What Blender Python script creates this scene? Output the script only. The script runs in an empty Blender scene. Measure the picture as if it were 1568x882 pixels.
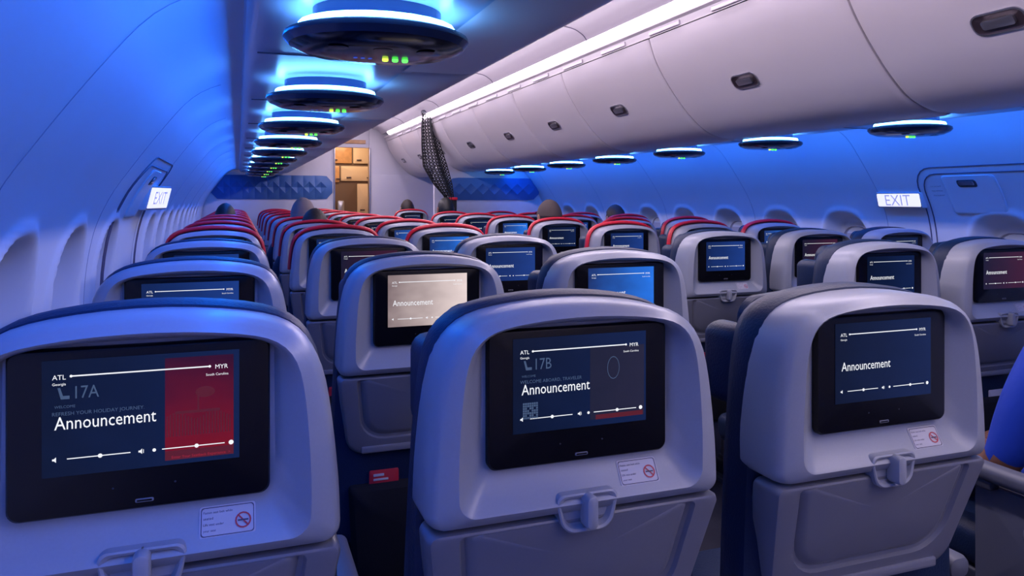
import bpy, bmesh, math, random
from mathutils import Vector, Matrix
random.seed(4)
scene = bpy.context.scene
scene.view_settings.view_transform = 'Standard'
CAMZ = 1.27

# ------------------------------------------------------------------ materials
def mat(name, col, rough=0.5, metal=0.0, emit=None, es=0.0, bump=0.0, bscale=200.0, var=0.0, coat=0.0, spec=0.5):
    m = bpy.data.materials.new(name); m.use_nodes = True
    nt = m.node_tree; b = nt.nodes['Principled BSDF']
    b.inputs['Base Color'].default_value = (*col, 1)
    b.inputs['Roughness'].default_value = rough
    b.inputs['Metallic'].default_value = metal
    b.inputs['Coat Weight'].default_value = coat
    b.inputs['Specular IOR Level'].default_value = spec
    if emit:
        b.inputs['Emission Color'].default_value = (*emit, 1)
        b.inputs['Emission Strength'].default_value = es
    if bump > 0 or var > 0:
        tc = nt.nodes.new('ShaderNodeTexCoord')
        n = nt.nodes.new('ShaderNodeTexNoise'); n.inputs['Scale'].default_value = bscale
        n.inputs['Detail'].default_value = 2
        nt.links.new(tc.outputs['Object'], n.inputs['Vector'])
        if bump > 0:
            bp = nt.nodes.new('ShaderNodeBump'); bp.inputs['Strength'].default_value = bump
            bp.inputs['Distance'].default_value = 0.002
            nt.links.new(n.outputs['Fac'], bp.inputs['Height'])
            nt.links.new(bp.outputs['Normal'], b.inputs['Normal'])
        if var > 0:
            r = nt.nodes.new('ShaderNodeMix'); r.data_type = 'RGBA'
            r.inputs[6].default_value = (*[c*(1-var) for c in col], 1)
            r.inputs[7].default_value = (*[min(1, c*(1+var)) for c in col], 1)
            nt.links.new(n.outputs['Fac'], r.inputs[0])
            nt.links.new(r.outputs[2], b.inputs['Base Color'])
    return m

M = {}
M['shell'] = mat('seat_plastic', (0.30, 0.325, 0.40), 0.34, var=0.04, bscale=300, spec=0.55)
M['tray'] = mat('tray_plastic', (0.185, 0.195, 0.25), 0.36, var=0.04, bscale=300)
M['navy'] = mat('navy_leather', (0.008, 0.020, 0.062), 0.46, bump=0.35, bscale=260, spec=0.3)
M['bezel'] = mat('black_bezel', (0.004, 0.004, 0.007), 0.22, spec=0.35)
M['black'] = mat('black_fabric', (0.008, 0.009, 0.015), 0.85, bump=0.3, bscale=400, spec=0.2)
M['dark'] = mat('dark_plastic', (0.04, 0.045, 0.07), 0.5)
M['red'] = mat('red_trim', (0.62, 0.010, 0.035), 0.4)
M['card'] = mat('safety_card', (0.45, 0.015, 0.04), 0.5)
M['label'] = mat('placard', (0.50, 0.50, 0.58), 0.5)
M['ink'] = mat('placard_ink', (0.06, 0.06, 0.12), 0.6)
M['inkred'] = mat('placard_red', (0.5, 0.05, 0.07), 0.6)
M['arm'] = mat('armrest_grey', (0.10, 0.11, 0.15), 0.45)
M['metal'] = mat('brushed_metal', (0.45, 0.45, 0.5), 0.3, 0.9)
M['wall'] = mat('sidewall_panel', (0.60, 0.64, 0.72), 0.42, var=0.03, bscale=5, spec=0.4)
M['bin'] = mat('bin_plastic', (0.60, 0.56, 0.59), 0.32, var=0.03, bscale=4)
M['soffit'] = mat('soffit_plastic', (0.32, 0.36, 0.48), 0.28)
M['ceil'] = mat('ceiling_panel', (0.54, 0.50, 0.56), 0.5, var=0.02, bscale=4)
M['seam'] = mat('seam_dark', (0.10, 0.09, 0.15), 0.6)
M['carpet'] = mat('carpet', (0.02, 0.022, 0.045), 0.95, bump=0.8, bscale=500, var=0.4)
M['psu'] = mat('psu_body', (0.02, 0.035, 0.09), 0.25)
M['psub'] = mat('psu_gloss', (0.006, 0.008, 0.022), 0.15)
M['ledblue'] = mat('led_blue', (0, 0, 0), 0.5, emit=(0.12, 0.42, 1.0), es=28)
M['ledgreen'] = mat('led_green', (0, 0, 0), 0.5, emit=(0.10, 1.0, 0.10), es=2.2)
M['ledyel'] = mat('led_yellow', (0, 0, 0), 0.5, emit=(0.6, 0.9, 0.08), es=2.0)
M['icon'] = mat('icon_blue', (0, 0, 0), 0.5, emit=(0.03, 0.08, 0.6), es=1.0)
M['strip'] = mat('strip_white', (0, 0, 0), 0.5, emit=(1.0, 0.85, 1.0), es=37)
M['exit'] = mat('exit_glow', (0.5, 0.5, 0.5), 0.5, emit=(0.88, 0.86, 1.0), es=0.95)
M['exitl'] = mat('exit_letters', (0.3, 0.3, 0.4), 0.5, emit=(0.45, 0.45, 0.75), es=0.6)
M['pane'] = mat('window_shade', (0.36, 0.36, 0.44), 0.4)
M['text'] = mat('screen_text', (0, 0, 0), 0.5, emit=(0.92, 0.94, 1.0), es=1.0)
M['textdim'] = mat('screen_text_dim', (0, 0, 0), 0.5, emit=(0.06, 0.10, 0.20), es=0.9)
M['quilt'] = mat('quilted_blue', (0.055, 0.15, 0.42), 0.5)
M['quiltw'] = mat('quilted_white', (0.62, 0.60, 0.68), 0.5)
M['wood'] = mat('galley_wood', (0.50, 0.27, 0.13), 0.4, bscale=14, var=0.35)
M['beige'] = mat('galley_beige', (0.60, 0.46, 0.34), 0.4)
M['gdark'] = mat('galley_dark', (0.12, 0.07, 0.05), 0.5)
M['net'] = mat('net_black', (0.01, 0.01, 0.015), 0.8)
M['latch'] = mat('latch_metal', (0.07, 0.05, 0.06), 0.3, 0.5)
M['warm'] = mat('galley_lamp', (0, 0, 0), 0.5, emit=(1.0, 0.72, 0.45), es=42)
M['textdim_red']=mat('picture_red_stripes',(0,0,0),0.5,emit=(0.13,0.012,0.025),es=0.7)
M['inkred_e']=mat('picture_red_caption',(0,0,0),0.5,emit=(0.6,0.03,0.06),es=0.6)

def screen_mat(name, c1, c2, red=None, es=1.0, axis=0):
    m = bpy.data.materials.new(name); m.use_nodes = True
    nt = m.node_tree; b = nt.nodes['Principled BSDF']
    b.inputs['Base Color'].default_value = (0.003, 0.003, 0.006, 1)
    b.inputs['Roughness'].default_value = 0.2
    b.inputs['Specular IOR Level'].default_value = 0.22
    tc = nt.nodes.new('ShaderNodeTexCoord')
    sp = nt.nodes.new('ShaderNodeSeparateXYZ')
    nt.links.new(tc.outputs['Generated'], sp.inputs[0])
    cr = nt.nodes.new('ShaderNodeValToRGB')
    cr.color_ramp.elements[0].color = (*c1, 1); cr.color_ramp.elements[1].color = (*c2, 1)
    no = nt.nodes.new('ShaderNodeTexNoise'); no.inputs['Scale'].default_value = 3.0
    ad = nt.nodes.new('ShaderNodeMath'); ad.operation = 'ADD'
    nt.links.new(sp.outputs[axis], ad.inputs[0])
    mu = nt.nodes.new('ShaderNodeMath'); mu.operation = 'MULTIPLY_ADD'
    mu.inputs[1].default_value = 0.5; mu.inputs[2].default_value = -0.25
    nt.links.new(no.outputs['Fac'], mu.inputs[0]); nt.links.new(mu.outputs[0], ad.inputs[1])
    nt.links.new(ad.outputs[0], cr.inputs[0])
    nt.links.new(cr.outputs[0], b.inputs['Emission Color'])
    b.inputs['Emission Strength'].default_value = es
    return m
SM = {
 'dark': screen_mat('display_navy', (0.002, 0.006, 0.024), (0.005, 0.015, 0.070)),
 'blue': screen_mat('display_blue', (0.012, 0.03, 0.14), (0.02, 0.18, 0.80)),
 'mid': screen_mat('display_mid', (0.006, 0.018, 0.09), (0.012, 0.045, 0.24)),
 'warm': screen_mat('display_sun_reflection', (0.22, 0.16, 0.17), (0.85, 0.70, 0.68)),  # sunlit reflection on the glass, painted as warm emission colours
 'redd': screen_mat('display_red', (0.010, 0.010, 0.03), (0.05, 0.010, 0.03)),
 'redp': screen_mat('display_red_picture', (0.19, 0.006, 0.016), (0.030, 0.004, 0.024), axis=2),
 'slate': screen_mat('display_grey_picture', (0.006, 0.010, 0.028), (0.018, 0.018, 0.045)),
}

# ------------------------------------------------------------------ builder
class MB:
    def __init__(s): s.v=[]; s.f=[]; s.m=[]; s.sm=[]; s.mats=[]
    def mi(s, k):
        mm = M[k] if isinstance(k, str) else k
        if mm not in s.mats: s.mats.append(mm)
        return s.mats.index(mm)
    def add(s, vs, fs, k, smooth=True):
        o=len(s.v); s.v += [tuple(p) for p in vs]; i=s.mi(k)
        for f in fs:
            s.f.append([o+a for a in f]); s.m.append(i); s.sm.append(smooth)
    def loft(s, layers, k, cap0=False, cap1=True, smooth=True):
        n=len(layers[0]); vs=[]; fs=[]
        for L in layers: vs += L
        for a in range(len(layers)-1):
            for i in range(n):
                j=(i+1)%n
                fs.append((a*n+i, a*n+j, (a+1)*n+j, (a+1)*n+i))
        for flag, a in ((cap0,0),(cap1,len(layers)-1)):
            if flag:
                c=Vector((0,0,0))
                for p in layers[a]: c += Vector(p)
                c/=n; vs.append(tuple(c)); ci=len(vs)-1
                for i in range(n):
                    fs.append((a*n+i, a*n+(i+1)%n, ci))
        s.add(vs, fs, k, smooth)
    def rbox(s, x0,x1,y0,y1,z0,z1,r,k,re=None,ax='y'):
        re = r if re is None else re
        def P(a,b,c):
            return {'y':(a,c,b),'z':(a,b,c),'x':(c,a,b)}[ax]
        if ax=='y': A0,A1,B0,B1,C0,C1=x0,x1,z0,z1,y0,y1
        elif ax=='z': A0,A1,B0,B1,C0,C1=x0,x1,y0,y1,z0,z1
        else: A0,A1,B0,B1,C0,C1=y0,y1,z0,z1,x0,x1
        Ls=[]
        st=[(0,1),(0.3,0.3),(1,0)]
        seq=[(C0+re*a, re*b) for a,b in st]+[(C1-re*a, re*b) for a,b in reversed(st)]
        for c,ins in seq:
            h=(A1-A0)/2-ins; cx=(A0+A1)/2
            o=outline(h,h,B1-ins,B0+ins,max(r-ins*0.8,0.001),max(r-ins*0.8,0.001),cx=cx,n=4,m=1)
            Ls.append([P(p[0],p[1],c) for p in o])
        s.loft(Ls,k,True,True)
    def merge(s, mesh, k, T=None, smooth=False):
        vs=[(T @ v.co) if T else v.co.copy() for v in mesh.vertices]
        s.add(vs,[list(p.vertices) for p in mesh.polygons],k,smooth)
    def mesh(s, name, sharp=40, recalc=True):
        me=bpy.data.meshes.new(name); me.from_pydata(s.v,[],s.f)
        for mm in s.mats: me.materials.append(mm)
        me.polygons.foreach_set('material_index', s.m)
        me.polygons.foreach_set('use_smooth', s.sm)
        if recalc:
            bm=bmesh.new(); bm.from_mesh(me); bmesh.ops.recalc_face_normals(bm, faces=bm.faces); bm.to_mesh(me); bm.free()
        if sharp: me.set_sharp_from_angle(angle=math.radians(sharp))
        me.update(); return me
    def obj(s, name, parent=None, **kw):
        return mkobj(name, s.mesh(name, **kw), parent)
def mkobj(name, data, parent=None, loc=None):
    o=bpy.data.objects.new(name, data); scene.collection.objects.link(o)
    if parent: o.parent=parent
    if loc: o.location=loc
    return o
def outline(ht,hb,zt,zb,rt,rb,bt=0,bs=0,cx=0,n=6,m=5,sm=0):
    """rounded trapezoid with tangent corner arcs; order: bottom-left, bottom-right, top-right, top-left"""
    V=[Vector((-hb,zb)),Vector((hb,zb)),Vector((ht,zt)),Vector((-ht,zt))]; R=[rb,rb,rt,rt]
    arcs=[]
    for i in range(4):
        v=V[i]; a=(V[i-1]-v).normalized(); c=(V[(i+1)%4]-v).normalized()
        half=math.acos(max(-1,min(1,a.dot(c))))/2
        tl=R[i]/math.tan(half); ctr=v+(a+c).normalized()*(R[i]/math.sin(half))
        p0=v+a*tl; p1=v+c*tl
        a0=math.atan2(p0.y-ctr.y,p0.x-ctr.x); a1=math.atan2(p1.y-ctr.y,p1.x-ctr.x)
        while a1<a0: a1+=2*math.pi
        arcs.append([(ctr.x+R[i]*math.cos(a0+(a1-a0)*k/n), ctr.y+R[i]*math.sin(a0+(a1-a0)*k/n)) for k in range(n+1)])
    bul=[(0,0),(bs,0),(0,bt),(-bs,0)]
    P=[]
    for i in range(4):
        P+=arcs[i]; a=arcs[i][-1]; c=arcs[(i+1)%4][0]
        for k in range(1,m):
            t=k/m; w=4*t*(1-t)
            P.append((a[0]+(c[0]-a[0])*t+bul[i][0]*w, a[1]+(c[1]-a[1])*t+bul[i][1]*w))
    if sm:
        zc=zb+(zt-zb)*0.25; N=len(P)
        for _ in range(sm):
            Q=[]
            for i,p in enumerate(P):
                a=P[i-1]; c=P[(i+1)%N]
                wt=min(1,max(0,(p[1]-zc)/((zt-zb)*0.2)))*0.5
                Q.append((p[0]*(1-wt)+(a[0]+c[0])/2*wt, p[1]*(1-wt)+(a[1]+c[1])/2*wt))
            P=Q
    return [(x+cx,z) for x,z in P]
def lay(o,y):
    return [(x, y(x,z) if callable(y) else y, z) for x,z in o]

_tc={}
def text_mesh(t):
    if t in _tc: return _tc[t]
    c=bpy.data.curves.new('t','FONT'); c.body=t; c.resolution_u=2
    o=bpy.data.objects.new('t',c); scene.collection.objects.link(o)
    bpy.context.view_layer.update()
    dg=bpy.context.evaluated_depsgraph_get()
    me=bpy.data.meshes.new_from_object(o.evaluated_get(dg))
    bpy.data.objects.remove(o); _tc[t]=me; return me
def add_text(mb,t,x,z,w,k,y=0.0,h=None,frame=None):
    me=text_mesh(t)
    xs=[v.co.x for v in me.vertices]; x0,x1=min(xs),max(xs)
    s=w/(x1-x0); sz=s*(h or 1.0)
    T=Matrix(((s,0,0,x-x0*s),(0,0,-1,y),(0,sz,0,z),(0,0,0,1)))
    if frame: T=frame@T
    mb.merge(me,k,T)
def quad(mb,x0,x1,z0,z1,y,k,frame=None):
    vs=[Vector(p) for p in ((x0,y,z0),(x1,y,z0),(x1,y,z1),(x0,y,z1))]
    if frame: vs=[frame@v for v in vs]
    mb.add(vs,[(0,1,2,3)],k,False)
def disc(mb,cx,cz,r,y,k,n=14,r2=0.0,rz=None):
    rz = r if rz is None else rz
    mb.add([(cx+r*math.cos(2*math.pi*i/n),y,cz+rz*math.sin(2*math.pi*i/n)) for i in range(n)],[list(range(n))],k,False)

# ------------------------------------------------------------------ seat
def build_seat_mesh(redtrim):
    b=MB()
    K=dict(n=8,m=7,sm=6)
    def O(i): return outline(0.184-i,0.208-i,1.127-i,0.868+i*0.4,0.078-i*0.6,0.016,bt=0.012,bs=0.003,**K)
    R1=outline(0.160,0.172,1.1135,0.8835,0.056,0.024,bt=0.009,bs=0.003,**K)
    R1b=outline(0.1575,0.1695,1.1115,0.8865,0.055,0.023,bt=0.0085,bs=0.003,**K)
    R1c=outline(0.147,0.160,1.1085,0.894,0.046,0.020,bt=0.006,bs=0.002,**K)
    R2=outline(0.132,0.134,1.1075,0.9255,0.014,0.012,bt=0.001,n=8,m=7)
    b.loft([lay(O(0.004),0.085),lay(O(0),0.07),lay(O(0),0.006),lay(O(0.002),-0.006),lay(O(0.006),-0.015),lay(O(0.011),-0.020),
            lay(R1,-0.0265),lay(R1b,-0.0245),lay(R1c,-0.013),lay(R2,0.006)],'shell')
    def Z(i): return outline(0.1275-i,0.1275-i,1.105-i,0.930+i,0.010,0.012)
    b.loft([lay(Z(0),0.008),lay(Z(0),-0.002),lay(Z(0.002),-0.005),lay(Z(0.005),-0.0055)],'bezel')
    b.rbox(-0.009,0.009,-0.0065,-0.005,0.9375,0.9415,0.0015,'tray',0.0005)
    b.rbox(-0.0075,0.0075,-0.0068,-0.006,0.9385,0.9405,0.001,'bezel',0.0003)
    for sx in (-0.03,0.03):
        disc(b,sx,0.9395+0.016,0.0012,-0.0057,'dark',8)
    def yr(off): return lambda x,z: (0.868-z)*0.30-0.018+off
    def T(i): return outline(0.207-i,0.178-i,0.8645-i*0.5,0.672+i,0.010,0.045-i*0.6,m=5)
    def G(i): return outline(0.168-i,0.150-i,0.8595,0.708+i,0.008,0.060-i*0.6)
    b.loft([lay(T(0.004),yr(0.06)),lay(T(0),yr(0.05)),lay(T(0),yr(0.008)),lay(T(0.003),yr(0.001)),lay(T(0.008),yr(-0.001)),
            lay(G(0),yr(-0.001)),lay(G(0.003),yr(0.006)),lay(G(0.009),yr(0.008)),lay(G(0.015),yr(0.001)),lay(G(0.022),yr(-0.002))],'tray')
    b.rbox(-0.150,0.150,0.030,0.060,0.676,0.692,0.004,'tray',0.003)
    def E(i): return outline(0.045-i,0.034-i,0.896-i,0.846+i,0.010,0.022-i*0.5)
    b.loft([lay(E(0),-0.006),lay(E(0.0),-0.0245),lay(E(0.002),-0.0260),lay(E(0.005),-0.0245),lay(E(0.008),-0.0165)],'shell')
    b.rbox(-0.0085,0.0085,-0.042,-0.016,0.853,0.896,0.0075,'shell',0.005)
    fr=Matrix.Translation((0.083,-0.0065,0.9065)) @ Matrix.Rotation(-math.atan(0.60),4,'X')
    o1=[fr@Vector((x,0,z)) for x,z in outline(0.029,0.029,0.0165,-0.0165,0.003,0.003,n=3,m=1)]
    o1b=[fr@Vector((x,0.006,z)) for x,z in outline(0.029,0.029,0.0165,-0.0165,0.003,0.003,n=3,m=1)]
    b.loft([[tuple(p) for p in o1b],[tuple(p) for p in o1]],'label',False,True,False)
    o0=[fr@Vector((x,-0.0004,z)) for x,z in outline(0.0275,0.0275,0.015,-0.015,0.003,0.003,n=3,m=1)]
    o2=[fr@Vector((x,-0.0004,z)) for x,z in outline(0.0267,0.0267,0.0142,-0.0142,0.003,0.003,n=3,m=1)]
    b.loft([[tuple(p) for p in o0],[tuple(p) for p in o2]],'ink',False,False,False)
    for j,t in enumerate(('Fasten seat belt while','seated','Life vest under','your seat')):
        add_text(b,t,-0.025,0.0085-j*0.0062,(0.030,0.010,0.021,0.013)[j],'ink',-0.0006,frame=fr)
    n=16
    vs=[fr@Vector((0.016+r*math.cos(2*math.pi*i/n),-0.0007,-0.002+r*math.sin(2*math.pi*i/n))) for r in (0.0085,0.0068) for i in range(n)]
    b.add([tuple(p) for p in vs],[(i,(i+1)%n,n+(i+1)%n,n+i) for i in range(n)],'inkred',False)
    d=[fr@Vector(p) for p in ((0.010,-0.0008,0.0035),(0.0112,-0.0008,0.0045),(0.022,-0.0008,-0.0075),(0.0208,-0.0008,-0.0085))]
    b.add([tuple(p) for p in d],[(0,1,2,3)],'inkred',False)
    quad(b,0.0105,0.0215,-0.0028,-0.0012,-0.0009,'ink',fr)
    def C(i,zb=0.46): return outline(0.193-i,0.218-i,1.133-i,zb+i,0.084-i*0.5,0.04,bt=0.012,bs=0.006,**K)
    b.loft([lay(C(0.02),0.050),lay(C(0.003),0.058),lay(C(0),0.070),lay(C(0),0.10),lay(C(0.006),0.120),lay(C(0.025),0.135),lay(C(0.06),0.138)],'navy',True,True)
    def H(i): return outline(0.150-i,0.150-i,1.120-i,0.945+i,0.04,0.04,bt=0.006)
    b.loft([lay(H(0.01),0.12),lay(H(0),0.135),lay(H(0),0.155),lay(H(0.012),0.172),lay(H(0.04),0.176)],'navy',True,True)
    for s in (-1,1):
        b.rbox(min(s*0.125,s*0.182),max(s*0.125,s*0.182),0.100,0.215,0.940,1.074,0.024,'navy',0.022)
    if redtrim:
        o=outline(0.198,0.223,1.139,0.46,0.087,0.04,bt=0.013,bs=0.006,**K)
        o=[p for p in o if p[1]>0.93]
        o.sort(key=lambda p: math.atan2(p[1]-0.9,p[0]))
        ring=[]
        for i,(x,z) in enumerate(o):
            a=Vector(o[max(0,i-1)]); c=Vector(o[min(len(o)-1,i+1)])
            t=(c-a).normalized(); nn=Vector((t.y,-t.x))
            ring.append([(x+nn.x*q*0.009, 0.062+w*0.016, z+nn.y*q*0.009) for q,w in ((math.cos(k*math.pi/4),math.sin(k*math.pi/4)) for k in range(8))])
        b.loft(ring,'red',True,True)
    def Pk(i): return outline(0.195-i,0.195-i,0.70-i,0.33+i,0.02,0.05)
    b.loft([lay(Pk(0),0.10),lay(Pk(0),0.068),lay(Pk(0.008),0.060)],'black',True,True)
    def Pq(i): return outline(0.178-i,0.165-i,0.60-i,0.34+i,0.01,0.05)
    b.loft([lay(Pq(0),0.065),lay(Pq(0),0.035),lay(Pq(0.01),0.022),lay(Pq(0.05),0.012)],'black',True,True)
    b.rbox(-0.13,-0.06,0.042,0.046,0.50,0.630,0.004,'card',0.001)
    b.rbox(-0.12,-0.085,0.0405,0.0415,0.606,0.611,0.001,'label',0.0002)
    b.rbox(-0.12,-0.095,0.0405,0.0415,0.616,0.622,0.001,'label',0.0002)
    b.rbox(0.00,0.10,0.048,0.052,0.48,0.622,0.004,'label',0.001)
    b.rbox(-0.220,0.220,0.13,0.60,0.37,0.475,0.035,'navy',0.03)
    b.rbox(-0.215,0.215,0.12,0.52,0.33,0.37,0.01,'dark',0.005)
    for s in (-0.15,0.15):
        b.rbox(s-0.018,s+0.018,0.16,0.20,0.0,0.34,0.008,'metal',0.004,ax='z')
        b.rbox(s-0.018,s+0.018,0.44,0.48,0.0,0.34,0.008,'metal',0.004,ax='z')
        b.rbox(s-0.02,s+0.02,0.14,0.50,0.0,0.02,0.004,'dark',0.003)
    return b.mesh('airplane_seat', sharp=38)
seatN=build_seat_mesh(False); seatR=build_seat_mesh(True)

def arm_mesh():
    b=MB()
    b.rbox(-0.024,0.024,0.07,0.50,0.615,0.655,0.016,'arm',0.012)
    b.rbox(-0.020,0.020,0.10,0.16,0.36,0.63,0.008,'dark',0.006)
    b.rbox(-0.016,0.016,0.30,0.47,0.595,0.618,0.006,'dark',0.004)
    return b.mesh('armrest')
ARM=arm_mesh()
def bracket_mesh():
    b=MB()
    b.rbox(-0.012,0.012,0.10,0.36,0.34,0.60,0.02,'arm',0.008,ax='x')
    b.rbox(-0.016,0.016,0.20,0.24,0.50,0.54,0.018,'metal',0.006,ax='x')
    return b.mesh('seat_end_cover')
ENDC=bracket_mesh()

SX,SZ,SC=0.095,0.060,1.034
def display_mesh(kind):
    b=MB(); o=[(-SX,SC-SZ),(SX,SC-SZ),(SX,SC+SZ),(-SX,SC+SZ)]
    b.add(lay(o,-0.0062),[list(range(len(o)))],SM[kind],False)
    return b.mesh('display_'+kind,recalc=False)
def content_mesh(seat=None, extra=None):
    b=MB(); y=-0.0070
    T='text'; D='textdim'
    def tx(t,u,v,w,k=T,yy=y,h=1.0): add_text(b,t,-SX+u*2*SX,SC+SZ-v*2*SZ,w*2*SX,k,yy,h=h)
    def bar(u0,u1,v,k=T,th=0.0007,yy=y): quad(b,-SX+u0*2*SX,-SX+u1*2*SX,SC+SZ-v*2*SZ-th,SC+SZ-v*2*SZ+th,yy,k)
    def dot(u,v,r=0.0022,k=T): disc(b,-SX+u*2*SX,SC+SZ-v*2*SZ,r,y-0.0001,k)
    tx('ATL',0.05,0.165,0.065); tx('MYR',0.87,0.165,0.068)
    tx('Georgia',0.05,0.215,0.065); tx('South Carolina',0.82,0.225,0.12)
    bar(0.14,0.84,0.14)
    dot(0.14,0.14,0.0014); dot(0.84,0.14,0.0014)
    tx('Announcement',0.06,0.595,0.50,h=1.25)
    bar(0.12,0.43,0.85,th=0.0005); dot(0.28,0.85)
    for u,w in ((0.05,2),(0.47,3)):
        X0=-SX+u*2*SX; Zc=SC+SZ-0.85*2*SZ
        b.add([(X0,y,Zc-0.001),(X0+0.0015,y,Zc-0.001),(X0+0.0035,y,Zc-0.0028),(X0+0.0035,y,Zc+0.0028),(X0+0.0015,y,Zc+0.001),(X0,y,Zc+0.001)],[(0,1,2,3,4,5)],T,False)
        if w==3: quad(b,X0+0.0045,X0+0.0051,Zc-0.002,Zc+0.002,y,T)
    bar(0.59,0.92,0.85,th=0.0005); dot(0.77,0.85)
    dot(0.55,0.85,0.0018); dot(0.955,0.85,0.0026)
    if seat:
        tx(seat,0.16,0.335,0.115,D,h=1.25)
        X0=-SX+0.075*2*SX; Zb=SC+SZ-0.335*2*SZ
        b.add([(X0,y,Zb+0.012),(X0+0.0025,y,Zb+0.012),(X0+0.005,y,Zb+0.0035),(X0+0.011,y,Zb+0.0035),(X0+0.011,y,Zb),(X0+0.003,y,Zb)],[(0,1,2,3,4,5)],D,False)
        tx('WELCOME',0.06,0.41,0.10,D)
        tx(extra,0.05,0.475,0.45,D,y+0.0002)
    if seat=='17A':
        b.add([(0.020,-0.0066,SC-0.055),(0.089,-0.0066,SC-0.055),(0.089,-0.0066,SC+0.055),(0.020,-0.0066,SC+0.055)],[(0,1,2,3)],SM['redp'],False)
        for i in range(22):
            quad(b,0.0215+i*0.0030,0.0228+i*0.0030,SC-0.030,SC-0.008+0.004*math.sin(i*0.5),-0.00665,'textdim_red')
        quad(b,0.030,0.075,SC-0.006,SC-0.003,-0.00668,'textdim_red')
        quad(b,0.052,0.054,SC-0.003,SC+0.014,-0.00668,'textdim_red')
        disc(b,0.060,SC+0.016,0.010,-0.00667,'textdim_red',16,rz=0.006)
        quad(b,0.0200,0.089,SC-0.055,SC-0.045,-0.00668,'textdim_red')
        tx('Enter Your Seatback Experience  >',0.64,0.945,0.31,'inkred_e')
    if seat=='17B':
        b.add([(0.012,-0.0066,SC-0.052),(0.092,-0.0066,SC-0.052),(0.092,-0.0066,SC+0.042),(0.012,-0.0066,SC+0.042)],[(0,1,2,3)],SM['slate'],False)
        disc(b,0.046,SC+0.014,0.009,-0.0067,'textdim',16,rz=0.015)
        disc(b,0.046,SC+0.014,0.0083,-0.0068,SM['slate'],16,rz=0.014)
        quad(b,0.02,0.09,SC-0.052,SC-0.046,-0.0067,'textdim_red')
        for i in range(7):
            for j in range(7):
                if (i*7+j*5+i*j)%3 or i in(0,6) or j in (0,6): quad(b,-0.082+i*0.003,-0.0795+i*0.003,SC-0.042+j*0.003,SC-0.0395+j*0.003,y,D)
    return b.mesh('screen_content',recalc=False,sharp=None)
CM={'gen':content_mesh(),'17A':content_mesh('17A','REFRESH YOUR HOLIDAY JOURNEY.'),
    '17B':content_mesh('17B','WELCOME ABOARD, TRAVELER')}
CM['17C']=CM['gen']
DM={k:display_mesh(k) for k in SM}

LX={'A':-0.094,'B':0.419,'C':0.930}; RX={'D':1.90,'E':2.39,'F':2.86}
PITCH=0.84
def put_seat(X,Y,letter,k,side,kind='dark',content='gen',dz=0,tilt=0):
    red = k>=3
    o=mkobj('airplane_seat', seatR if red else seatN, loc=(X,Y,dz))
    d=mkobj('seatback_display', DM[kind], o); 
    if content: c=mkobj('screen_content', CM[content], o)
    if letter in 'ABEF' or letter in 'C': mkobj('armrest_right',ARM,o,(0.2555 if side=='L' else 0.245,0,0))
    if letter in 'D': mkobj('armrest_left',ARM,o,(-0.2555,0,0)); mkobj('armrest_right',ARM,o,(0.245,0,0)); mkobj('end_cover',ENDC,o,(-0.235,0,0))
    if letter=='C': mkobj('end_cover',ENDC,o,(0.235,0,0))
    return o
kindmap={(1,'A'):'mid',(1,'B'):'warm',(1,'C'):'blue',(2,'A'):'mid',(2,'B'):'redd',(2,'C'):'mid',(3,'C'):'blue',(3,'B'):'mid',
         (2,'D'):'mid',(2,'E'):'redd',(1,'D'):'dark',(1,'E'):'redd',(3,'D'):'mid',(4,'D'):'dark',(5,'D'):'blue',(4,'C'):'blue'}
for k in range(11):
    for L,X in LX.items():
        dz={(0,'A'):0.010,(0,'B'):0.0,(0,'C'):-0.010}.get((k,L),0)
        kk=kindmap.get((k,L),'dark') if k==0 else kindmap.get((k,L),random.choice(['dark','mid','dark','blue']))
        put_seat(X,0.892+PITCH*k,L,k,'L',kk,{'A':'17A','B':'17B','C':'17C'}[L] if k==0 else 'gen',dz)
for k in range(8):
    for L,X in RX.items():
        put_seat(X,0.950+PITCH*k,L,k,'R',kindmap.get((k,L),random.choice(['dark','mid','dark','blue'])))
put_seat(1.90,8.6,'D',9,'R'); 

# ------------------------------------------------------------------ cabin shell
Y0,Y1=-2.2,9.96
def catmull(P,n):
    out=[]; P=[Vector(p) for p in P]
    Q=[P[0]*2-P[1]]+P+[P[-1]*2-P[-2]]
    for i in range(1,len(Q)-2):
        for j in range(n):
            t=j/n; a,b,c,d=Q[i-1],Q[i],Q[i+1],Q[i+2]
            out.append(0.5*((2*b)+(c-a)*t+(2*a-5*b+4*c-d)*t*t+(-a+3*b-3*c+d)*t**3))
    out.append(P[-1]); return out
WP=[(0.010,1.640),(-0.06,1.632),(-0.14,1.585),(-0.22,1.49),(-0.31,1.365),(-0.37,1.27),(-0.415,1.15),(-0.437,0.97),(-0.43,0.72),(-0.40,0.45),(-0.36,0.2),(-0.34,0.0)]
wraw=catmull(WP,20)
def resample(P,step_fn):
    out=[P[0]]; acc=0
    for a,b in zip(P,P[1:]):
        acc+=(b-a).length
        if acc>=step_fn(b.y): out.append(b); acc=0
    if out[-1]!=P[-1]: out.append(P[-1])
    return out
wpl=resample(wraw,lambda z: 0.011 if 0.68<z<1.26 else 0.03)
def wallx(z):
    for a,b in zip(wpl,wpl[1:]):
        if b.y<=z<=a.y:
            t=(a.y-z)/max(1e-9,a.y-b.y); return a.x+(b.x-a.x)*t
    return wpl[-1].x
MIR=2.82
def sstep(a,b,x):
    t=min(1,max(0,(x-a)/(b-a))); return t*t*(3-2*t)
winL=[1.18,1.72,2.26,2.86,4.1,4.64,5.18,5.72,6.26,6.8,7.34,7.88,8.42]
winR=[1.10,1.75,2.42,3.36,3.90,4.44,4.98,5.52,6.06,6.6,7.14]
ZW=0.965
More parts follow.
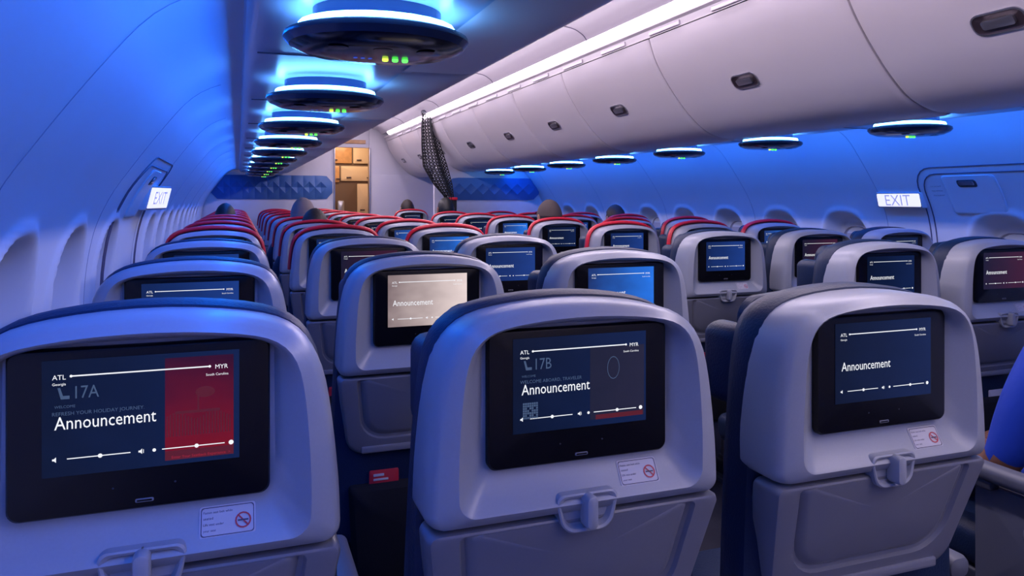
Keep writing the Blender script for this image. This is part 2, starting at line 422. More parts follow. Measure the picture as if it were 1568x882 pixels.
def build_wall(side,wins,name):
    ny=int((Y1-Y0)/0.0115); vs=[]; n=len(wpl)
    nrm=[]
    for i,p in enumerate(wpl):
        a=wpl[max(0,i-1)]; c=wpl[min(n-1,i+1)]; t=(c-a).normalized()
        nx,nz=t.y,-t.x
        if nx>0: nx,nz=-nx,-nz
        nrm.append((nx,nz,(abs(p.y-ZW)/0.240)**2.6))
    for j in range(ny+1):
        y=Y0+(Y1-Y0)*j/ny
        near=[(abs(w-y)/0.180)**2.6 for w in wins if abs(w-y)<0.24]
        for i,p in enumerate(wpl):
            nx,nz,zq=nrm[i]
            d=0
            if zq<3:
                for yq in near:
                    q=(yq+zq)**(1/2.6)
                    if q<1.35:
                        d=max(d,0.080*(1-sstep(0.68,0.97,q)))
                        d-=0.012*math.exp(-((q-1.02)/0.06)**2)
            X=p.x+nx*d; Z=p.y+nz*d
            vs.append((X if side<0 else MIR-X, y, Z))
    fs=[]
    for j in range(ny):
        for i in range(n-1):
            a=j*n+i; f=(a,a+1,a+n+1,a+n); fs.append(f if side<0 else f[::-1])
    b=MB(); b.add(vs,fs,'wall'); return b.obj(name,sharp=None,recalc=False)
build_wall(-1,winL,'wall_left'); build_wall(1,winR,'wall_right')
wn=0
for side,wins in ((-1,winL),(1,winR)):
    for w in wins:
        wn+=1; b=MB()
        X=wallx(ZW)-0.072
        def L(i,dx):
            oo=outline(0.110-i,0.110-i,ZW+0.155-i,ZW-0.155+i,0.088-i*.5,0.088-i*.5)
            return [((X+dx) if side<0 else MIR-(X+dx), w+p[0], p[1]) for p in oo]
        b.loft([L(0,-0.004),L(0,0.004),L(0.006,0.007),L(0.012,0.004),L(0.014,0.000)],'pane',False,True)
        b.loft([L(0.006,0.0072),L(0.008,0.0076)],'seam',False,False)
        b.obj('window_%d'%wn)

def curve_obj(name,paths,r,m,parent=None,cyc=False):
    c=bpy.data.curves.new(name,'CURVE'); c.dimensions='3D'; c.bevel_depth=r; c.bevel_resolution=1
    for P in paths:
        s=c.splines.new('POLY'); s.points.add(len(P)-1)
        for q,p in zip(s.points,P): q.co=(*p,1)
        s.use_cyclic_u=cyc
    c.materials.append(m); o=mkobj(name,c,parent); return o
def wp(side,y,z,ins=0.0005):
    X=wallx(z)+ins
    return (X if side<0 else MIR-X, y, z)
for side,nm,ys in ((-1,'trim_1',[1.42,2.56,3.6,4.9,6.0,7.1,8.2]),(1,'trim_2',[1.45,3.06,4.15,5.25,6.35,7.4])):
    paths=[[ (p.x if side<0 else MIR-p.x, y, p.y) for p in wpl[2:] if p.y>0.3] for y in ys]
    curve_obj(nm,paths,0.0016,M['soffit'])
def rr_path(side,yc,zc,hy,hz,r,ins=0.001):
    o=outline(hy,hy,zc+hz,zc-hz,r,r,n=6,m=10)
    return [wp(side,yc+p[0],p[1],ins) for p in o]
def grow_panel(b,side,yc,zc,hy,hz,r,th,k):
    Ls=[]
    for ins,dx in ((0,-0.002),(0,th*0.6),(min(0.004,hz*0.2),th),(min(0.012,hz*0.5),th)):
        o=outline(hy-ins,hy-ins,zc+hz-ins,zc-hz+ins,min(r,hz-ins),min(r,hz-ins),n=5,m=6)
        Ls.append([wp(side,yc+p[0],p[1],dx) for p in o])
    h2=hz-min(0.012,hz*0.5)
    for f in (0.75,0.5,0.25):
        o=outline((hy-0.012)*f,(hy-0.012)*f,zc+h2*f,zc-h2*f,min(r,h2)*f,min(r,h2)*f,n=5,m=6)
        Ls.append([wp(side,yc+p[0],p[1],th) for p in o])
    b.loft(Ls,k,False,True)
for side,yc,dn in ((1,2.37,'door_1'),(-1,3.28,'door_2')):
    b=MB()
    yh=yc+0.14 if side>0 else yc-0.05
    grow_panel(b,side,yh,1.290,0.135,0.090,0.02,0.010,'wall')
    grow_panel(b,side,yh+0.01,1.342,0.050,0.018,0.012,0.014,'dark')
    grow_panel(b,side,yh+0.01,1.343,0.040,0.010,0.006,0.018,'metal')
    o=b.obj(dn)
    curve_obj(dn+'_outline',[rr_path(side,yc,1.02,0.43,0.40,0.12),rr_path(side,yc,1.02,0.40,0.37,0.10)],0.003,M['seam'],o,True)
    t=MB()
    for j,tt in enumerate(('TO OPEN','PULL HANDLE','PUSH DOOR OUT')):
        me=text_mesh(tt); xs=[v.co.x for v in me.vertices]; s=0.06/(max(xs)-min(xs))
        zz=1.33-j*0.022
        X=wallx(zz)+0.003
        T=Matrix(((0,0,1,X),(s,0,0,yc+0.26),(0,s,0,zz),(0,0,0,1))) if side<0 else Matrix(((0,0,-1,MIR-X),(-s,0,0,yc+0.36),(0,s,0,zz),(0,0,0,1)))
        t.merge(me,'seam',T)
    t.obj('instructions',o,sharp=None,recalc=False)
def exit_sign(side,yc,zc,hy,hz,wedge=0.0):
    b=MB(); X0=wallx(zc)
    tilt = 0.03
    def L(i,dx):
        o=outline(hy-i,hy-i,zc+hz-i,zc-hz+i,0.006,0.006,n=3,m=1)
        f=lambda p: X0+dx+tilt*(p[1]-zc)*8+(wedge*(p[0]+hy)/(2*hy) if dx>0 else 0)
        return [(f(p) if side<0 else MIR-f(p), yc+p[0],p[1]) for p in o]
    b.loft([L(-0.004,-0.02),L(-0.004,0.018),L(0,0.024)],'wall',False,False)
    b.loft([L(0,0.024),L(0.004,0.024)],'seam',False,False)
    b.loft([L(0.003,0.0245),L(0.02,0.0248)],'exit',False,True,False)
    me=text_mesh('EXIT'); xs=[v.co.x for v in me.vertices]; zs=[v.co.y for v in me.vertices]
    s=hy*1.15/(max(xs)-min(xs)); X=X0+0.028+wedge*0.5
    cx=(max(xs)+min(xs))/2*s; cz=(max(zs)+min(zs))/2*s
    g=tilt*8; wk=wedge/(2*hy)*s
    if side<0: T=Matrix(((wk,s*g,1,X-cz*g-wedge/(2*hy)*cx),(s,0,0,yc-cx),(0,s,0,zc-cz),(0,0,0,1)))
    else: T=Matrix(((0,-s*g,-1,MIR-X+cz*g),(-s,0,0,yc+cx),(0,s,0,zc-cz),(0,0,0,1)))
    b.merge(me,'exitl',T)
    b.obj('exit_sign')
exit_sign(1,2.93,1.265,0.135,0.036); exit_sign(-1,3.52,1.275,0.13,0.046,0.055)

def extrude(b,prof,y0,y1,k,flip=False,ysteps=None):
    ys=ysteps or [y0,y1]; n=len(prof); vs=[]
    for y in ys:
        for p in prof: vs.append((p[0],y,p[1]))
    fs=[]
    for j in range(len(ys)-1):
        for i in range(n-1):
            a=j*n+i; f=(a,a+1,a+n+1,a+n); fs.append(f[::-1] if flip else f)
    b.add(vs,fs,k)
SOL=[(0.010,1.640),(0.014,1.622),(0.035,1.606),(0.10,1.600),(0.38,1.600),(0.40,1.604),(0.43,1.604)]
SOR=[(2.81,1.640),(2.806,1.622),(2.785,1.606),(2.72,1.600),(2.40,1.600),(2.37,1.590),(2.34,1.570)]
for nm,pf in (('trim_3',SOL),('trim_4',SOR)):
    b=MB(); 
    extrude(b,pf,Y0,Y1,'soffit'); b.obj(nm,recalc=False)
curve_obj('trim_5',[[(x,y,1.5995) for x in (0.04,0.1,0.38)] for y in [0.94+0.84*i for i in range(11)]],0.002,M['seam'])
curve_obj('trim_6',[[(x,y,1.5995) for x in (2.78,2.7,2.42)] for y in [1.05+0.84*i for i in range(10)]],0.002,M['seam'])
BPS={1:catmull([(1.842,2.035),(1.858,1.985),(1.885,1.92),(1.93,1.845),(1.99,1.765),(2.065,1.680),(2.15,1.610),(2.25,1.572),(2.36,1.566)],6),
    -1:catmull([(1.842,2.035),(1.858,1.985),(1.885,1.92),(1.93,1.845),(1.99,1.765),(2.065,1.690),(2.125,1.638),(2.165,1.612),(2.20,1.602),(2.28,1.600),(2.37,1.600)],6)}
def bin_prof(d,side=1):
    out=[]; BP=BPS[side]
    for i in range(len(BP)):
        a=BP[max(0,i-1)]; c=BP[min(len(BP)-1,i+1)]; t=(c-a).normalized()
        nx,nz=-t.y,t.x
        if nx+nz<0: nx,nz=-nx,-nz
        out.append((BP[i].x+nx*d,BP[i].y+nz*d))
    return out
def build_bin(y0,y1,yc,side):
    BP=BPS[side]
    b=MB(); lays=[(y0+0.004,0.025),(y0+0.005,0.010),(y0+0.012,0.004),(y0+0.035,0)]+[(y1-0.035,0),(y1-0.012,0.004),(y1-0.005,0.010),(y1-0.004,0.025)]
    vs=[]; n=len(BP)
    for y,d in lays:
        for p in bin_prof(d,side): vs.append((p[0] if side>0 else 2.77-p[0], y, p[1]))
    fs=[]
    for j in range(len(lays)-1):
        for i in range(n-1):
            a=j*n+i; fs.append((a,a+1,a+n+1,a+n))
    b.add(vs,fs,'bin')
    il=min(range(n),key=lambda i: abs(BP[i].y-1.765))
    a=BP[il-1]; c=BP[il+1]; t=(c-a).normalized(); P=BP[il]
    nx,nz=t.y,-t.x
    if nx>0: nx,nz=-nx,-nz
    def LL(hy,hs,r,d):
        o=outline(hy,hy,hs,-hs,r,r,n=5,m=2)
        res=[]
        for u,v in o:
            X=P.x-t.x*v+nx*d; Z=P.y-t.y*v+nz*d
            res.append((X if side>0 else 2.77-X, yc+u, Z))
        return res
    b.loft([LL(0.080,0.036,0.030,-0.002),LL(0.080,0.036,0.030,0.004),LL(0.075,0.031,0.026,0.005)],'metal',False,False)
    b.loft([LL(0.075,0.031,0.026,0.005),LL(0.068,0.025,0.021,0.001)],'latch',False,True)
    b.loft([LL(0.048,0.014,0.008,0.001),LL(0.048,0.014,0.008,0.009),LL(0.043,0.010,0.006,0.010)],'metal',False,True)
    b.obj('overhead_bin')
bounds=[-2.2,-1.25,-0.15,0.93,1.95,3.16,4.20,5.07,6.03,7.08,8.10,9.05,9.95]
cents=[-1.7,-0.7,0.39,1.50,2.615,3.72,4.63,5.53,6.55,7.6,8.57,9.5]
for y0,y1,yc in zip(bounds,bounds[1:],cents):
    for s in (1,-1): build_bin(y0,y1,yc,s)
for side,nm in ((1,'trim_7'),(-1,'trim_8')):
    f=(lambda p:p) if side>0 else (lambda p:(2.77-p[0],p[1]))
    b=MB()
    extrude(b,[f(p) for p in bin_prof(0.022,side)],Y0,Y1,'seam')
    extrude(b,[f(p) for p in [(1.812,2.098),(1.818,2.080),(1.835,2.072),(1.842,2.040),(1.86,2.038)]],Y0,Y1,'bin')
    for i in range(22):
        yy=-1.5+0.5*i
        x0,x1=(1.830,1.846) if side>0 else (2.77-1.846,2.77-1.830)
        b.rbox(x0,x1,yy-0.13,yy+0.13,2.044,2.066,0.004,'ceil',0.003)
    b.obj(nm,recalc=False)
    b=MB()
    pf=[(1.782,2.132),(1.797,2.108),(1.812,2.097)]
    extrude(b,[f(p) for p in pf],Y0,Y1-0.4,'strip')
    b.obj('led_strip_light',recalc=False)
b=MB()
cp=catmull([(1.785,2.130),(1.75,2.168),(1.66,2.20),(1.385,2.215),(1.11,2.20),(1.02,2.168),(0.985,2.130)],5)
extrude(b,[(p.x,p.y) for p in cp],Y0,Y1,'ceil'); b.obj('ceiling',recalc=False)
curve_obj('trim_9',[[(p.x,y,p.y-0.001) for p in cp] for y in [0.5,2.1,3.7,5.3,6.9,8.5]],0.003,M['seam'])
b=MB(); b.add([(-0.5,Y0,0),(3.4,Y0,0),(3.4,12.2,0),(-0.5,12.2,0)],[(0,1,2,3)],'carpet',False); b.obj('floor',recalc=False)
b=MB(); b.add([(-0.6,Y0,0),(3.5,Y0,0),(3.5,Y0,2.4),(-0.6,Y0,2.4)],[(0,1,2,3)],'quiltw',False); b.obj('wall_back',recalc=False)

def psu_mesh():
    b=MB(); n=40
    pr=[(0.006,1.524),(0.08,1.5245),(0.130,1.528),(0.152,1.537),(0.162,1.548),(0.160,1.556),(0.150,1.561),(0.112,1.563),(0.112,1.600)]
    def ring(r,z,ky=0.90,n=n): return [(r*math.cos(2*math.pi*i/n), r*ky*math.sin(2*math.pi*i/n), z) for i in range(n)]
    b.loft([ring(*p) for p in pr[3:]],'psu',False,False)
    b.loft([ring(*p) for p in reversed(pr[:4])],'psub',False,True)
    b.loft([ring(0.139,1.5640,n=24),ring(0.136,1.574,n=24),ring(0.120,1.576,n=24)],'ledblue',False,False)
    def dz(cx,cy,r,k,z=1.5235,rx=None):
        m=14; rx=rx or r
        b.add([(cx+rx*math.cos(2*math.pi*i/m),cy+r*math.sin(2*math.pi*i/m),z) for i in range(m)],[list(range(m))],k,False)
    for i,cx in enumerate((-0.075,0.0,0.075)):
        dz(cx,-0.05,0.017,'psu'); dz(cx,-0.05,0.011,'bezel',1.5231)
    for i,cx in enumerate((0.018,0.036,0.054)):
        b.rbox(cx-0.0055,cx+0.0055,0.022,0.032,1.5195,1.526,0.004,'ledyel' if i==0 else 'ledgreen',0.002,ax='z')
    for cx in (-0.035,-0.022,-0.009): dz(cx,0.03,0.006,'icon',1.5233,0.004)
    return b.mesh('psu',sharp=50)
PSU=psu_mesh()
for i in range(0,11):
    mkobj('passenger_service_unit',PSU,loc=(0.232,0.49+0.84*i,0))
    if i<9: mkobj('passenger_service_unit',PSU,loc=(2.535,0.61+0.84*i,0))

# ------------------------------------------------------------------ bulkheads
def quilt(b,x0,x1,z0,z1,y,nx,nz,k,dep=0.02,roundr=0.0):
    vs=[];fs=[]
    zc=(z0+z1)/2
    for j in range(nz+1):
        for i in range(nx+1):
            x=x0+(x1-x0)*i/nx
            e=min(x-x0,x1-x); s=1.0
            if roundr and e<roundr: s=max(0.45,math.sqrt(max(0,1-((roundr-e)/roundr)**2)))
            z=zc+(z0+(z1-z0)*j/nz-zc)*s
            edge = i in (0,nx) or j in (0,nz)
            vs.append((x, y-(dep if (i+j)%2 else 0.004)*(0.2 if edge else 1), z))
    for j in range(nz):
        for i in range(nx):
            a=j*(nx+1)+i; q=(a,a+1,a+nx+2,a+nx+1)
            if (i+j)%2: fs += [(q[0],q[1],q[2]),(q[0],q[2],q[3])]
            else: fs += [(q[0],q[1],q[3]),(q[1],q[2],q[3])]
    b.add(vs,fs,k,False)
def slab(b,x0,x1,y0,y1,z0,z1,k,r=0.01): b.rbox(x0,x1,y0,y1,z0,z1,r,k,min(r,0.008))
b=MB(); slab(b,-0.46,1.18,10.0,10.06,0,2.25,'quiltw'); quilt(b,-0.32,1.15,1.27,1.575,9.995,20,4,'quilt',0.034,0.10)
quilt(b,-0.40,1.16,0.90,1.25,9.995,24,4,'quiltw',0.02); b.obj('wall_front_left',recalc=False)
b=MB(); slab(b,1.63,3.3,10.0,10.06,0,2.25,'quiltw'); quilt(b,1.66,3.2,0.9,1.60,9.995,20,8,'quiltw',0.02); b.obj('wall_front_right',recalc=False)
b=MB(); slab(b,1.18,1.63,10.0,10.06,1.95,2.25,'quiltw'); b.rbox(1.22,1.58,9.98,10.0,2.0,2.05,0.005,'wood',0.003); b.obj('trim_10')
b=MB(); slab(b,1.165,1.185,9.97,10.08,0,1.95,'metal'); slab(b,1.625,1.645,9.97,10.08,0,1.95,'metal'); b.obj('trim_11')
b=MB(); 
slab(b,0.9,2.0,11.3,11.9,0,2.2,'gdark')
slab(b,0.98,1.30,11.26,11.3,0.1,0.98,'beige',0.012); slab(b,1.32,1.62,11.26,11.3,0.1,0.98,'wood',0.012); slab(b,1.64,1.90,11.26,11.3,0.1,0.98,'beige',0.012)
slab(b,0.95,1.95,11.15,11.3,1.0,1.03,'metal',0.005)
slab(b,1.00,1.22,11.27,11.3,1.08,1.46,'metal',0.012); slab(b,1.66,1.90,11.27,11.3,1.05,1.50,'beige',0.012)
for i in range(4): b.rbox(1.03,1.19,11.255,11.27,1.14+i*0.07,1.155+i*0.07,0.004,'gdark',0.003)
slab(b,0.98,1.40,11.27,11.3,1.52,1.76,'wood',0.012); slab(b,1.42,1.90,11.27,11.3,1.54,1.76,'beige',0.012)
slab(b,0.98,1.25,11.27,11.3,1.80,2.08,'beige',0.012); slab(b,1.27,1.58,11.27,11.3,1.80,2.08,'wood',0.012); slab(b,1.60,1.90,11.27,11.3,1.80,2.08,'beige',0.012)
for (x,z) in ((1.35,1.56),(1.50,1.58),(1.8,1.58),(1.3,1.84),(1.65,1.84),(1.7,1.1),(1.4,0.9),(1.7,0.9)): b.rbox(x,x+0.07,11.25,11.27,z,z+0.02,0.004,'latch',0.003)
b.rbox(1.36,1.46,11.18,11.26,1.03,1.25,0.02,'metal',0.01)
b.obj('galley_cabinet')
b=MB(); slab(b,0.9,0.93,10.07,11.25,0,2.2,'beige'); b.obj('wall_galley_left')
b=MB(); slab(b,1.9,1.93,10.07,11.25,0,2.2,'beige'); b.obj('wall_galley_right')
b=MB(); slab(b,0.9,1.93,10.07,11.9,2.26,2.30,'ceil'); b.obj('ceiling_galley')
b=MB(); b.rbox(1.3,1.5,10.5,10.9,2.225,2.258,0.01,'warm',0.004); b.obj('galley_ceiling_light')
b=MB()
o=[(1.95,0.0),(3.18,0.0),(3.235,0.9),(3.20,1.2),(3.08,1.45),(2.95,1.59),(2.36,1.565),(2.20,1.60),(2.10,1.64),(2.04,1.66),(1.99,1.63),(1.95,1.55)]
b.loft([[(x,7.80,z) for x,z in o],[(x,7.75,z) for x,z in o]],'quiltw',True,True,False)
quilt(b,2.08,3.14,1.26,1.50,7.745,16,4,'quilt',0.026,0.10)
quilt(b,2.00,3.18,0.9,1.24,7.745,18,4,'quiltw',0.02)
b.obj('wall_divider',recalc=False)

def netpt(u,t):
    key=[(0.0,1.740,1.86,2.165),(0.15,1.735,1.88,2.00),(0.35,1.735,1.94,1.80),(0.55,1.75,2.01,1.60),(0.75,1.86,2.06,1.42),(0.9,1.98,2.075,1.29),(1.0,2.03,2.09,1.10)]
    for a,b_ in zip(key,key[1:]):
        if a[0]<=t<=b_[0]:
            f=(t-a[0])/(b_[0]-a[0]); xl=a[1]+(b_[1]-a[1])*f; xr=a[2]+(b_[2]-a[2])*f; z=a[3]+(b_[3]-a[3])*f
            return (min(xl+(xr-xl)*u, 1.84 if z>2.0 else 9), 7.42+0.06*math.sin(u*9), z)
paths=[]
for i in range(11):
    paths.append([netpt(i/10,j/30) for j in range(31)])
for i in range(-10,30):
    for s in (1,-1):
        pth=[netpt(u/8 if s>0 else 1-u/8, (i+u*1.2)/30) for u in range(9) if 0<=(i+u*1.2)/30<=1]
        if len(pth)>1: paths.append(pth)
curve_obj('mesh_curtain',paths,0.0045,M['net'])
ob=bpy.data.objects['mesh_curtain']
b=MB(); b.rbox(1.735,1.82,7.38,7.46,2.140,2.165,0.006,'dark',0.004); b.rbox(2.015,2.095,7.36,7.46,1.26,1.29,0.008,'red',0.006); b.rbox(2.02,2.09,7.37,7.45,1.08,1.27,0.02,'net',0.01); b.obj('curtain_fittings',ob)

# ------------------------------------------------------------------ people
def skin_mat(n,c): return mat(n,c,0.5,var=0.1,bscale=60)
SK={'tan':skin_mat('skin_tan',(0.42,0.22,0.15)),'brown':skin_mat('skin_brown',(0.24,0.11,0.075)),'light':skin_mat('skin_light',(0.55,0.34,0.27))}
def person(X,Y,shirt,skin,hair,trouser,head_dz=0.0,cap=None,armout=False,sc=1.0):
    J={}; E=[]
    def j(n,p,r): J[n]=(Vector(p),r)
    j('pel',(0,0.27,0.56),(0.15,0.11)); j('waist',(0,0.25,0.72),(0.135,0.10)); j('chest',(0,0.24,0.90),(0.16,0.11))
    j('ut',(0,0.235,1.00),(0.11,0.075)); j('neck',(0,0.25,1.08),(0.055,0.055)); j('hd',(0,0.26,1.14+head_dz),(0.052,0.056))
    E=[('pel','waist'),('waist','chest'),('chest','ut'),('ut','neck'),('neck','hd')]
    H={}
    for s,n in ((-1,'l'),(1,'r')):
        j('sh'+n,(s*0.165,0.235,0.985),(0.062,0.062))
        if armout and s<0:
            el=(-0.240,0.350,0.620); wr=(-0.180,0.585,0.675)
        else: el=(s*0.215,0.34,0.735); wr=(s*0.10,0.52,0.64)
        mid=[(a+b_)/2 for a,b_ in zip((s*0.165,0.235,0.985),el)]; mid[0]+=s*0.012
        j('ua'+n,mid,(0.062,0.062)); j('el'+n,el,(0.048,0.048))
        fm=[a*0.6+b_*0.4 for a,b_ in zip(el,wr)]; j('fa'+n,fm,(0.041,0.040)); j('wr'+n,wr,(0.026,0.030))
        wv=Vector(wr); d=(wv-Vector(el)).normalized()
        palm=wv+d*0.05; j('pm'+n,palm,(0.036,0.017)); kn=wv+d*0.085; j('kn'+n,kn,(0.038,0.013))
        E+=[('ut','sh'+n),('sh'+n,'ua'+n),('ua'+n,'el'+n),('el'+n,'fa'+n),('fa'+n,'wr'+n),('wr'+n,'pm'+n),('pm'+n,'kn'+n)]
        side=d.cross(Vector((0,0,1))).normalized()
        H[n]=(wv,d,side,s)
        j('hp'+n,(s*0.10,0.36,0.55),(0.085,0.078)); j('kn_'+n,(s*0.125,0.66,0.545),(0.058,0.058)); 
        j('cf'+n,(s*0.125,0.67,0.32),(0.052,0.055)); j('an'+n,(s*0.125,0.665,0.09),(0.036,0.040)); j('to'+n,(s*0.13,0.78,0.035),(0.042,0.030))
        E+=[('pel','hp'+n),('hp'+n,'kn_'+n),('kn_'+n,'cf'+n),('cf'+n,'an'+n),('an'+n,'to'+n)]
    names=list(J)
    def skinned(pts,edges,root=0,sub=2):
        me=bpy.data.meshes.new('sk'); me.from_pydata([p for p,_ in pts],edges,[])
        o=bpy.data.objects.new('sk',me); scene.collection.objects.link(o)
        md=o.modifiers.new('s','SKIN'); md.use_smooth_shade=True
        if not me.skin_vertices:
            bm=bmesh.new(); bm.from_mesh(me); bm.verts.layers.skin.verify(); bm.to_mesh(me); bm.free()
        for i,(p,r) in enumerate(pts):
            me.skin_vertices[0].data[i].radius=r
            me.skin_vertices[0].data[i].use_root=(i==root)
        ss=o.modifiers.new('u','SUBSURF'); ss.levels=sub; ss.render_levels=sub
        bpy.context.view_layer.update()
        dg=bpy.context.evaluated_depsgraph_get()
        r=bpy.data.meshes.new_from_object(o.evaluated_get(dg)); bpy.data.objects.remove(o); return r
    body=skinned([J[n] for n in names],[(names.index(a),names.index(c)) for a,c in E])
    b=MB()
    ms={'shirt':shirt,'skin':skin,'tr':trouser,'shoe':M['dark']}
    vs=[v.co.copy() for v in body.vertices]
    groups={'shirt':[],'skin':[],'tr':[],'shoe':[]}
    for p in body.polygons:
        c=p.center; g='shirt'
        if c.z<0.10: g='shoe'
        elif (c.z<0.60 and not (armout and c.x<-0.19 and c.y<0.42)) or (c.z<0.625 and c.y>0.36 and abs(c.x)<0.2 and c.y<0.5): g='tr'
        if c.z>1.085: g='skin'
        for n in 'lr':
            sh=J['sh'+n][0]; el=J['el'+n][0]; wr=J['wr'+n][0]
            ax=(el-sh); t=(c-sh).dot(ax)/ax.length_squared
            if t>0.92 and (c-(sh+ax*min(t,1))).length<0.075: g='skin'
            ax2=(wr-el); t2=(c-el).dot(ax2)/ax2.length_squared
            if t2>0.05 and (c-(el+ax2*min(t2,1.0))).length<(0.055 if t2<1 else 0.09) and c.z>0.59: g='skin'
        groups[g].append(list(p.vertices))
    o0=len(b.v); b.v += [tuple(v) for v in vs]
    for g,fl in groups.items():
        i=b.mi(ms[g])
        for f in fl: b.f.append([o0+a for a in f]); b.m.append(i); b.sm.append(True)
    for n in 'lr':
        wv,d,side,s=H[n]
        for q in range(4):
            off=(q-1.5)*0.0195; lnn=(0.038,0.044,0.041,0.032)[q] if s<0 else (0.032,0.041,0.044,0.038)[q]
            p0=wv+d*0.075+side*off; p1=p0+d*lnn+Vector((0,0,-0.004)); p2=p1+d*lnn*0.55+Vector((0,0,-0.014)); p3=p2+d*lnn*0.25+Vector((0,0,-0.018))
            fm=skinned([(p0,(0.0095,0.009)),(p1,(0.009,0.0085)),(p2,(0.008,0.0078)),(p3,(0.0065,0.0065))],[(0,1),(1,2),(2,3)],0,1)
            b.merge(fm,skin,None,True)
        inn = side if (side.x*(-s))>0 else -side
        p0=wv+d*0.03+inn*0.022; p1=p0+d*0.030+inn*0.022+Vector((0,0,-0.006)); p2=p1+d*0.028+inn*0.006+Vector((0,0,-0.008))
        fm=skinned([(p0,(0.013,0.012)),(p1,(0.011,0.010)),(p2,(0.008,0.008))],[(0,1),(1,2)],0,1)
        b.merge(fm,skin,None,True)
    hc=Vector((0,0.275,1.195+head_dz)); nu,nv=28,20
    def hp(th,ph,g=0.0):
        x=math.sin(ph)*math.sin(th); y=math.sin(ph)*math.cos(th); z=math.cos(ph)
        X_=x*0.074; Y_=y*0.093; Z_=z*0.112
        if z<0: X_*=1-0.30*z*z*1.0; Y_ = Y_*(1-0.18*z*z) + 0.012*z*z
        if y<0 and z>-0.3: Y_*=1.06
        if y>0.75:
            if -0.25<z<0.12: Y_+=0.020*math.exp(-(x/0.14)**2)*math.exp(-((z+0.12)/0.14)**2)
            Y_-=0.008*math.exp(-((abs(x)-0.36)/0.16)**2)*math.exp(-((z-0.02)/0.12)**2)
        return hc+Vector((X_,Y_,Z_))*(1+g)
    hv=[];hf=[]
    for a in range(nv+1):
        for c in range(nu): hv.append(tuple(hp(2*math.pi*c/nu,math.pi*a/nv)))
    for a in range(nv):
        for c in range(nu): hf.append((a*nu+c,a*nu+(c+1)%nu,(a+1)*nu+(c+1)%nu,(a+1)*nu+c))
    b.add(hv,hf,skin)
    vs2=[];f2=[]
    def keep(th,ph):
        y=math.sin(ph)*math.cos(th); z=math.cos(ph)
        return z> (0.45 if y>0.35 else (0.05 if y>-0.1 else -0.62))
    for a in range(nv+1):
        for c in range(nu):
            th=2*math.pi*c/nu; ph=math.pi*a/nv
            g=0.10+0.02*math.sin(th*9+a*2.1)*(0 if cap else 1)
            if not keep(th,ph): g=-0.03
            v0=hp(th,ph); vs2.append(tuple(hc+(v0-hc)*(1+g)))
    for a in range(nv):
        for c in range(nu):
            if keep(2*math.pi*(c+.5)/nu,math.pi*(a+.2)/nv): f2.append((a*nu+c,a*nu+(c+1)%nu,(a+1)*nu+(c+1)%nu,(a+1)*nu+c))
    b.add(vs2,f2,hair)
    if cap:
        cv=[];cf=[]
        for a in range(9):
            for c in range(nu):
                cv.append(tuple(hp(2*math.pi*c/nu,math.pi*0.46*a/8,0.15)))
        for a in range(8):
            for c in range(nu): cf.append((a*nu+c,a*nu+(c+1)%nu,(a+1)*nu+(c+1)%nu,(a+1)*nu+c))
        b.add(cv,cf,cap)
        br=[hc+Vector((x,0.085+0.085*(1-(x/0.075)**2),0.030)) for x in (-0.07,-0.045,-0.015,0.015,0.045,0.07)]
        ba=[hc+Vector((x,0.075,0.040)) for x in (-0.07,-0.045,-0.015,0.015,0.045,0.07)]
        b.add([tuple(p) for p in ba+br],[(i,i+1,i+7,i+6) for i in range(5)],cap)
    for s in (-1,1):
        b.rbox(hc.x+s*0.079-0.007,hc.x+s*0.079+0.007,hc.y-0.022,hc.y+0.012,hc.z-0.033,hc.z+0.028,0.014,skin,0.006,ax='x')
        b.rbox(hc.x+s*0.028-0.012,hc.x+s*0.028+0.012,hc.y+0.078,hc.y+0.086,hc.z-0.004,hc.z+0.008,0.005,'label',0.003)
        b.rbox(hc.x+s*0.028-0.005,hc.x+s*0.028+0.005,hc.y+0.084,hc.y+0.088,hc.z-0.003,hc.z+0.007,0.004,'black',0.001)
    b.rbox(hc.x-0.024,hc.x+0.024,hc.y+0.070,hc.y+0.086,hc.z-0.058,hc.z-0.048,0.004,'inkred',0.003)
    o=b.obj('passenger',sharp=60); o.location=(X,Y,0); o.scale=(sc,sc,sc); return o
blue=mat('shirt_blue',(0.006,0.05,0.48),0.7,bump=0.4,bscale=40)
grey=mat('shirt_grey',(0.15,0.15,0.18),0.8); navyj=mat('shirt_navy',(0.02,0.03,0.07),0.8)
jeans=mat('trousers_dark',(0.012,0.016,0.035),0.85,bump=0.4,bscale=120)
hbrown=mat('hair_brown',(0.03,0.02,0.018),0.6,bump=0.8,bscale=90); hgrey=mat('hair_grey',(0.26,0.24,0.26),0.6,bump=0.8,bscale=90); hblack=mat('hair_black',(0.008,0.008,0.010),0.5,bump=0.8,bscale=90)
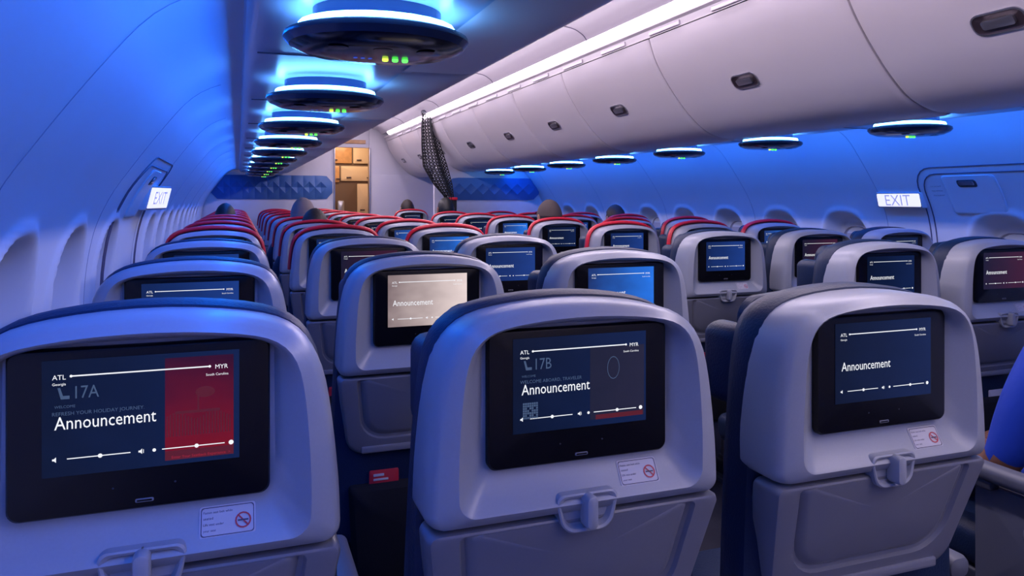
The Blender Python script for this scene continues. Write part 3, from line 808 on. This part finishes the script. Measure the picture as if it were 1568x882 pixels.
capg=mat('cap_tan',(0.22,0.18,0.20),0.8,bump=0.4,bscale=150); capd=mat('cap_grey',(0.07,0.05,0.05),0.8,bump=0.3,bscale=150)
person(1.965,0.95,blue,SK['brown'],hblack,jeans,armout=True)
person(1.93,0.95+0.84*4,grey,SK['tan'],hbrown,jeans,-0.015,cap=capd,sc=0.97)
person(0.419,0.892+0.84*5,navyj,SK['light'],hgrey,jeans,-0.015,cap=capg,sc=0.98)
person(0.419,0.892+0.84*4,navyj,SK['brown'],hbrown,jeans,-0.05,sc=0.96)
person(-0.094,0.892+0.84*6,navyj,SK['tan'],hblack,jeans,-0.04,sc=0.97)
person(2.86,0.95+0.84*5,grey,SK['tan'],hbrown,jeans,-0.04,sc=0.96)
person(1.90,0.95+0.84*7,navyj,SK['brown'],hblack,jeans,-0.03)
person(1.90,8.6,grey,SK['tan'],hbrown,jeans,-0.05)

# ------------------------------------------------------------------ lights
def area(name,loc,rot,sx,sy,power,col):
    l=bpy.data.lights.new(name,'AREA'); l.shape='RECTANGLE'; l.size=sx; l.size_y=sy; l.energy=power; l.color=col
    o=bpy.data.objects.new(name,l); scene.collection.objects.link(o); o.location=loc; o.rotation_euler=rot; return o
yc=(Y0+Y1)/2; ln=(Y1-Y0)-0.6
area('blue_wash_light_left',(0.030,yc,1.600),(0,math.radians(38),0),0.02,ln,46,(0.0,0.14,1.0))
area('blue_wash_light_right',(2.79,yc,1.600),(0,math.radians(-38),0),0.02,ln,34,(0.0,0.15,1.0))

cam=bpy.data.cameras.new('camera'); co=bpy.data.objects.new('camera',cam); scene.collection.objects.link(co)
co.location=(0,0,CAMZ); co.rotation_euler=(math.radians(90),0,math.radians(-20.02))
cam.lens=26.40; cam.sensor_width=36; cam.shift_y=-0.0867; cam.clip_start=0.02
scene.camera=co
w=bpy.data.worlds.new('w'); scene.world=w; w.use_nodes=True
w.node_tree.nodes['Background'].inputs[0].default_value=(0.05,0.06,0.12,1); w.node_tree.nodes['Background'].inputs[1].default_value=0.3
